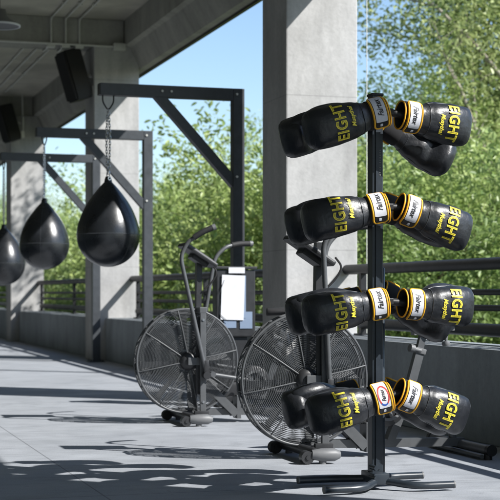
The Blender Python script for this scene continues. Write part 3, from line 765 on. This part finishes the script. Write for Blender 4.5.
def mitt_bm(hand):
    bm = NB(); n = 40; rings = []
    xs = [.088+.004*0] + [SEC[i][0] for i in range(3, len(SEC))]
    xf = [.088]
    for a, b in zip(xs, xs[1:]):
        k = 3 if b < .34 else 2
        for j in range(1, k+1): xf.append(a+(b-a)*j/k)
    for x in xf:
        ring = []
        for k in range(n):
            ph = 2*PI*k/n; p = sec_pt(x, ph)
            c = math.cos(ph)
            # padded finger roll folded on to the palm
            if c < 0: p.y += .022*math.exp(-((x-.315)/.035)**2)*(-c) - .016*math.exp(-((x-.245)/.022)**2)*(-c)
            # slight bulge variations of the padding on the back
            else: p.y -= .004*math.sin(x*55)*c*max(0, (x-.13))*6*.5
            # uneven stuffing
            if .12 < x < .355: p.y += .0022*math.sin(x*61+2*math.sin(p.z*40))*math.cos(p.z*33); p.z *= 1+.014*math.sin(x*70+ph*2)
            ring.append(bm.verts.new(p))
        rings.append(ring)
    for A, B in zip(rings, rings[1:]):
        for k in range(n): bm.faces.new((A[k], A[(k+1) % n], B[(k+1) % n], B[k]))
    bm.faces.new(rings[-1]); bm.faces.new(rings[0][::-1])
    return bm
def thumb_bm(hand):
    bm = NB(); s = hand
    P = [Vector(p) for p in ((.125, .022, s*.028), (.165, .048, s*.046), (.205, .066, s*.058), (.245, .074, s*.062), (.285, .073, s*.062), (.315, .066, s*.058), (.333, .062, s*.052), (.341, .060, s*.048))]
    rad = [.030, .036, .038, .038, .037, .033, .023, .008]
    # resample smoothly
    pts, rr = [], []
    for i in range(len(P)-1):
        for j in range(4):
            t = j/4; p0, p1, p2, p3 = P[max(0, i-1)], P[i], P[i+1], P[min(len(P)-1, i+2)]
            f = lambda a, b, c, d: .5*((2*b)+(c-a)*t+(2*a-5*b+4*c-d)*t*t+(3*b-a-3*c+d)*t**3)
            pts.append(Vector([f(p0[k], p1[k], p2[k], p3[k]) for k in range(3)])); rr.append(f(rad[max(0, i-1)], rad[i], rad[i+1], rad[min(len(P)-1, i+2)]))
    pts.append(P[-1]); rr.append(rad[-1])
    tube(bm, pts, rr, 20); return bm
def cuff_bm():
    bm = NB(); n = 40; rings = []
    seq = [(.085, -.012), (.05, -.011), (.008, -.009), (.0, -.004), (.002, .002), (.02, .0035), (.05, .004), (.090, .004), (.0955, .001)]
    for x, off in seq: rings.append([bm.verts.new(sec_pt(x, 2*PI*k/n, off)) for k in range(n)])
    for A, B in zip(rings, rings[1:]):
        for k in range(n): bm.faces.new((A[k], A[(k+1) % n], B[(k+1) % n], B[k]))
    bm.faces.new(rings[0]); return bm
def rrect(x0, x1, v0, v1, rad, n=5):
    pts = []
    for cx, cv, a0 in ((x1-rad, v1-rad, 0), (x0+rad, v1-rad, 90), (x0+rad, v0+rad, 180), (x1-rad, v0+rad, 270)):
        for k in range(n+1): a = R(a0+90*k/n); pts.append((cx+rad*math.cos(a), cv+rad*math.sin(a)))
    return pts
def patch_sheet(bm, x0, x1, v0, v1, rad, off, thick=.0015, nv=24, nx=6):
    """rounded rectangle wrapped on the cuff, with thickness"""
    grid = {}
    for i in range(nx+1):
        for j in range(nv+1):
            x = x0+(x1-x0)*i/nx; v = v0+(v1-v0)*j/nv
            # round the corners
            dx = max(0, rad-min(x-x0, x1-x)); dv = max(0, rad-min(v-v0, v1-v))
            if dx > 0 and dv > 0:
                L = math.hypot(dx, dv)
                if L > rad:
                    f = rad/L; sx = 1 if x > (x0+x1)/2 else -1; sv = 1 if v > (v0+v1)/2 else -1
                    x -= sx*dx*(1-f); v -= sv*dv*(1-f)
            for o, l in ((off, 0), (off+thick, 1)): grid[i, j, l] = bm.verts.new(mp(x, v, o))
    for i in range(nx):
        for j in range(nv):
            bm.faces.new([grid[a, b, 1] for a, b in ((i, j), (i+1, j), (i+1, j+1), (i, j+1))])
    for i in range(nx):
        for j in (0, nv): bm.faces.new([grid[i, j, 0], grid[i+1, j, 0], grid[i+1, j, 1], grid[i, j, 1]])
    for j in range(nv):
        for i in (0, nx): bm.faces.new([grid[i, j, 0], grid[i, j+1, 0], grid[i, j+1, 1], grid[i, j, 1]])
def text_pts(body, size, bold=0, shear=0, sx=1, space=1):
    cu = bpy.data.curves.new('t', 'FONT'); cu.body = body; cu.size = size; cu.offset = bold; cu.shear = shear; cu.space_character = space
    cu.align_x = 'CENTER'; cu.align_y = 'CENTER'; cu.resolution_u = 3
    o = bpy.data.objects.new('t', cu); COL.objects.link(o)
    dg = bpy.context.evaluated_depsgraph_get(); me = bpy.data.meshes.new_from_object(o.evaluated_get(dg))
    vs = [(v.co.x*sx, v.co.y) for v in me.vertices]; fs = [tuple(p.vertices) for p in me.polygons]
    bpy.data.objects.remove(o); bpy.data.curves.remove(cu); bpy.data.meshes.remove(me)
    return vs, fs
def wrap_text(bm, tp, xc, vc, off, dv=0):
    """text up = +x (towards the fist), text right = -z"""
    vs, fs = tp; t = NB(); V = [t.verts.new((a, b, 0)) for a, b in vs]
    for f in fs:
        try: t.faces.new([V[i] for i in f])
        except ValueError: pass
    bmesh.ops.triangulate(t, faces=t.faces[:])
    for _ in range(3):
        es = [e for e in t.edges if e.calc_length() > .008]
        if not es: break
        bmesh.ops.subdivide_edges(t, edges=es, cuts=1); bmesh.ops.triangulate(t, faces=t.faces[:])
    m = {}
    for v in t.verts: m[v] = bm.verts.new(mp(xc+v.co.y, vc-v.co.x, off))
    for f in t.faces:
        try: bm.faces.new([m[v] for v in f.verts])
        except ValueError: pass
    t.free()
def ring_tube(bm, x, off, r):
    tube(bm, [sec_pt(x, 2*PI*k/40, off) for k in range(40)], r, 8, closed=True)

def glove_proto(hand, badge=False):
    root = empty('boxing_glove')
    mt = build('mitt', mitt_bm(hand), M['leather'], root, True)
    def seam(bm):
        for s in (1, -1):
            pts = [sec_pt(.13+(.362-.13)*k/28, s*PI/2*1.0, -.0002) for k in range(29)]
            tube(bm, pts, .0016, 6)
        tube(bm, [sec_pt(.128, 2*PI*k/40, .0006) for k in range(40)], .0015, 6, closed=True)
        # piping round the blunt end of the fist
        pts = [sec_pt(.362, -PI/2+PI*k/20, .0005) for k in range(21)]
        tube(bm, pts, .0016, 6)
    simple('seam', seam, M['seam'], mt, True)
    def wr(bm):
        wrap_text(bm, TXT['eight'], .240, -.004, .0042)
        wrap_text(bm, TXT['muay'], .184, -.014, .0042)
    simple('printed_lettering', wr, M['print'], mt)
    simple('lettering_core', lambda bm: wrap_text(bm, TXT['core'], .240, -.004, .0046), M['printcore'], mt)
    build('thumb', thumb_bm(hand), M['leather'], root, True)
    cf = build('cuff', cuff_bm(), M['lining'], root, True)
    simple('cuff_piping', lambda bm: (ring_tube(bm, .0005, 0, .0038)), M['yellow'], cf, True)
    # closing strap with the white patch
    x0, x1, v0, v1 = .014, .083, -.080, .064
    st = simple('strap', lambda bm: patch_sheet(bm, x0, x1, v0, v1, .018, .005, .005), M['lining'], root, True)
    def pip(bm):
        pts = [mp(a, b, .0085) for a, b in rrect(x0, x1, v0, v1, .018, 6)]
        # densify
        P = []
        for a, b in zip(rrect(x0, x1, v0, v1, .018, 6), rrect(x0, x1, v0, v1, .018, 6)[1:]+rrect(x0, x1, v0, v1, .018, 6)[:1]):
            k = max(1, int(math.hypot(a[0]-b[0], a[1]-b[1])/.008))
            for j in range(k): P.append(mp(a[0]+(b[0]-a[0])*j/k, a[1]+(b[1]-a[1])*j/k, .0085))
        tube(bm, P, .0046, 8, closed=True)
    simple('strap_piping', pip, M['yellow'], st, True)
    # white patch; the end that shows at the bottom is black with a small white mark
    sgn = -1 if hand_flip[hand] else 1
    a0, a1 = (-.074, -.050) if sgn == 1 else (.036, .058)      # black end
    w0, w1 = (-.050, .060) if sgn == 1 else (-.076, .036)
    pt = simple('patch', lambda bm: patch_sheet(bm, x0+.007, x1-.007, w0, w1, .004, .011), M['patch'], st, True)
    simple('patch_end', lambda bm: patch_sheet(bm, x0+.007, x1-.007, a0, a1, .008, .0105, nv=6), M['ink'], st, True)
    vm = (a0+a1)/2
    simple('patch_mark', lambda bm: patch_sheet(bm, .046, .058, vm-.005, vm+.005, .002, .0128, nv=3, nx=2), M['patch'], st)
    def pin(bm):
        wrap_text(bm, TXT['patch'], .047, (w0+w1)/2, .0135)
    simple('patch_lettering', pin, M['ink'], pt)
    return root
TXT = {'eight': text_pts('EIGHT', .074, .0022, 0, .75, 1.10), 'core': text_pts('EIGHT', .072, -.0021, 0, .75, 1.10), 'muay': text_pts('Muaythai', .029, .0006, .35, .85), 'patch': text_pts('Fairtex', .037, .0008, .35, .66), 'patch2': text_pts('Fairtex', .024, .0006, .3, .66)}
# hand=+1: thumb on +z ; the gloves on the right of the pole hang with local z up, those on the left turned over
hand_flip = {1: False, -1: True}
# front-right: thumb +z, black patch end low -> v negative is low (local -z).  front-left is rotated 180 about Y so low = +z
gA = glove_proto(1)
gB = glove_proto(-1)
for g in (gA, gB): g.location = (0, 0, -50)
pegs = []
def place(proto, p, yaw, pitch, side, front, label, first):
    """p world position of the cuff opening centre; side -1 hangs to the left; pitch = droop in degrees"""
    g = proto if first else copy_tree(proto)
    # base frames
    if side == 1 and front: B = Matrix.Identity(3)
    elif side == -1 and front: B = Matrix.Rotation(PI, 3, 'Y')
    elif side == -1: B = Matrix.Rotation(PI, 3, 'Z')
    else: B = Matrix.Rotation(PI, 3, 'X')
    Pm = Matrix.Rotation(R(pitch*side), 3, 'Y')
    Yw = Matrix.Rotation(R(yaw), 3, 'Z')
    m = (Yw @ Pm @ Matrix.Rotation(R(rl.uniform(-9, 9)), 3, 'X') @ B).to_4x4(); m.translation = p
    g.matrix_world = m
    tag(g, label, 'boxing glove', 'boxing gloves hung on the stand')
    return g
# px -> world on a plane of constant Y was worked out beforehand; values are real positions (X, Z)
YF, YB = 5.918, 6.230
rown = ['top', 'second', 'third', 'bottom']
#            front-left            front-right           rear-left             rear-right
LAY = [
 [(2.462, 1.677, 15, 0), (2.529, 1.666, 6, 9), (2.430, 1.675, 17, 3), (2.575, 1.665, 28, 3)],
 [(2.462, 1.254, 10, -2), (2.525, 1.260, 18, 4), (2.460, 1.254, 13, 4), (2.560, 1.285, 18, 3)],
 [(2.460, .836, 9, 2), (2.541, .836, 3, 9), (2.460, .846, 12, 5), (2.565, .880, 26, 3)],
 [(2.480, .424, 13, -1), (2.521, .443, 20, 6), (2.445, .420, 12, 4), (2.560, .428, 22, 0)]]
first = {1: True, -1: True}; rl = random.Random(12)
desc = {0: ('front left of the {} row, with yellow lettering', -1, -1, True),
        1: ('front right of the {} row, with yellow lettering', 1, 1, True),
        2: ('rear left of the {} row, mostly behind another glove', 1, -1, False),
        3: ('rear right of the {} row, drooping below the front one', -1, 1, False)}
for i, row in enumerate(LAY):
    for j, (x, z, pit, yaw) in enumerate(row):
        lab, hand, side, front = desc[j]
        lab = 'black boxing glove, ' + lab.format(rown[i])
        if i == 3 and j == 0: lab = 'black boxing glove with red oval badge on its strap, front left of the bottom row'
        proto = gA if hand == 1 else gB
        g = place(proto, Vector((x, YF if front else YB, z)), yaw, pit, side, front, lab, first[hand]); first[hand] = False
        if i == 3 and j == 0:
            # its patch carries a red oval badge instead of plain script
            st = [c for c in COL.objects if c.parent == g and c.name.startswith('strap')][0]
            pt = [c for c in COL.objects if c.parent == st and c.name.startswith('patch') and not c.name.startswith(('patch_end', 'patch_mark'))][0]
            for c in [c for c in COL.objects if c.parent == pt]: bpy.data.objects.remove(c)
            def oval(bm, a, b, x0, v0, off, w, k0=0, k1=36):
                V = []
                for k in range(k0, k1+1):
                    t = 2*PI*k/36
                    V.append((bm.verts.new(mp(x0+math.cos(t)*a, v0+math.sin(t)*b, off)), bm.verts.new(mp(x0+math.cos(t)*(a-w), v0+math.sin(t)*(b-w), off))))
                for p, q in zip(V, V[1:]): bm.faces.new((p[0], q[0], q[1], p[1]))
            simple('badge_ring', lambda bm: (oval(bm, .027, .040, .047, -.012, .0135, .006, 12, 41)), M['redink'], pt)
            simple('badge_mark', lambda bm: (oval(bm, .027, .040, .047, -.012, .0135, .006, 5, 12)), M['blueink'], pt)
            simple('badge_lettering', lambda bm: wrap_text(bm, TXT['patch2'], .047, -.012, .0137), M['ink'], pt) if 'patch2' in TXT else None
# pegs and cross bars on the stand
for i, z in enumerate(rows):
    cb = simple('peg_bar', lambda bm: box(bm, (.0, 0, z+.005), (.030, .36, .03), bev=.005), M['black'], r)
    for sx in (-1, 1):
        for yy in (-.162, .148):
            j = (0 if sx < 0 else 1) if yy < 0 else (2 if sx < 0 else 3)
            gx, gz, pit, yaw = LAY[i][j]
            a = Vector((0, yy, z+.005)); gp = Vector((gx-SXc, yy, gz)); d = Vector((sx*math.cos(R(pit)), 0, -math.sin(R(pit))))
            simple('peg', lambda bm: tube(bm, [a, gp+d*.01, gp+d*.15], [.015, .019, .017], 12), M['black'], r, True)
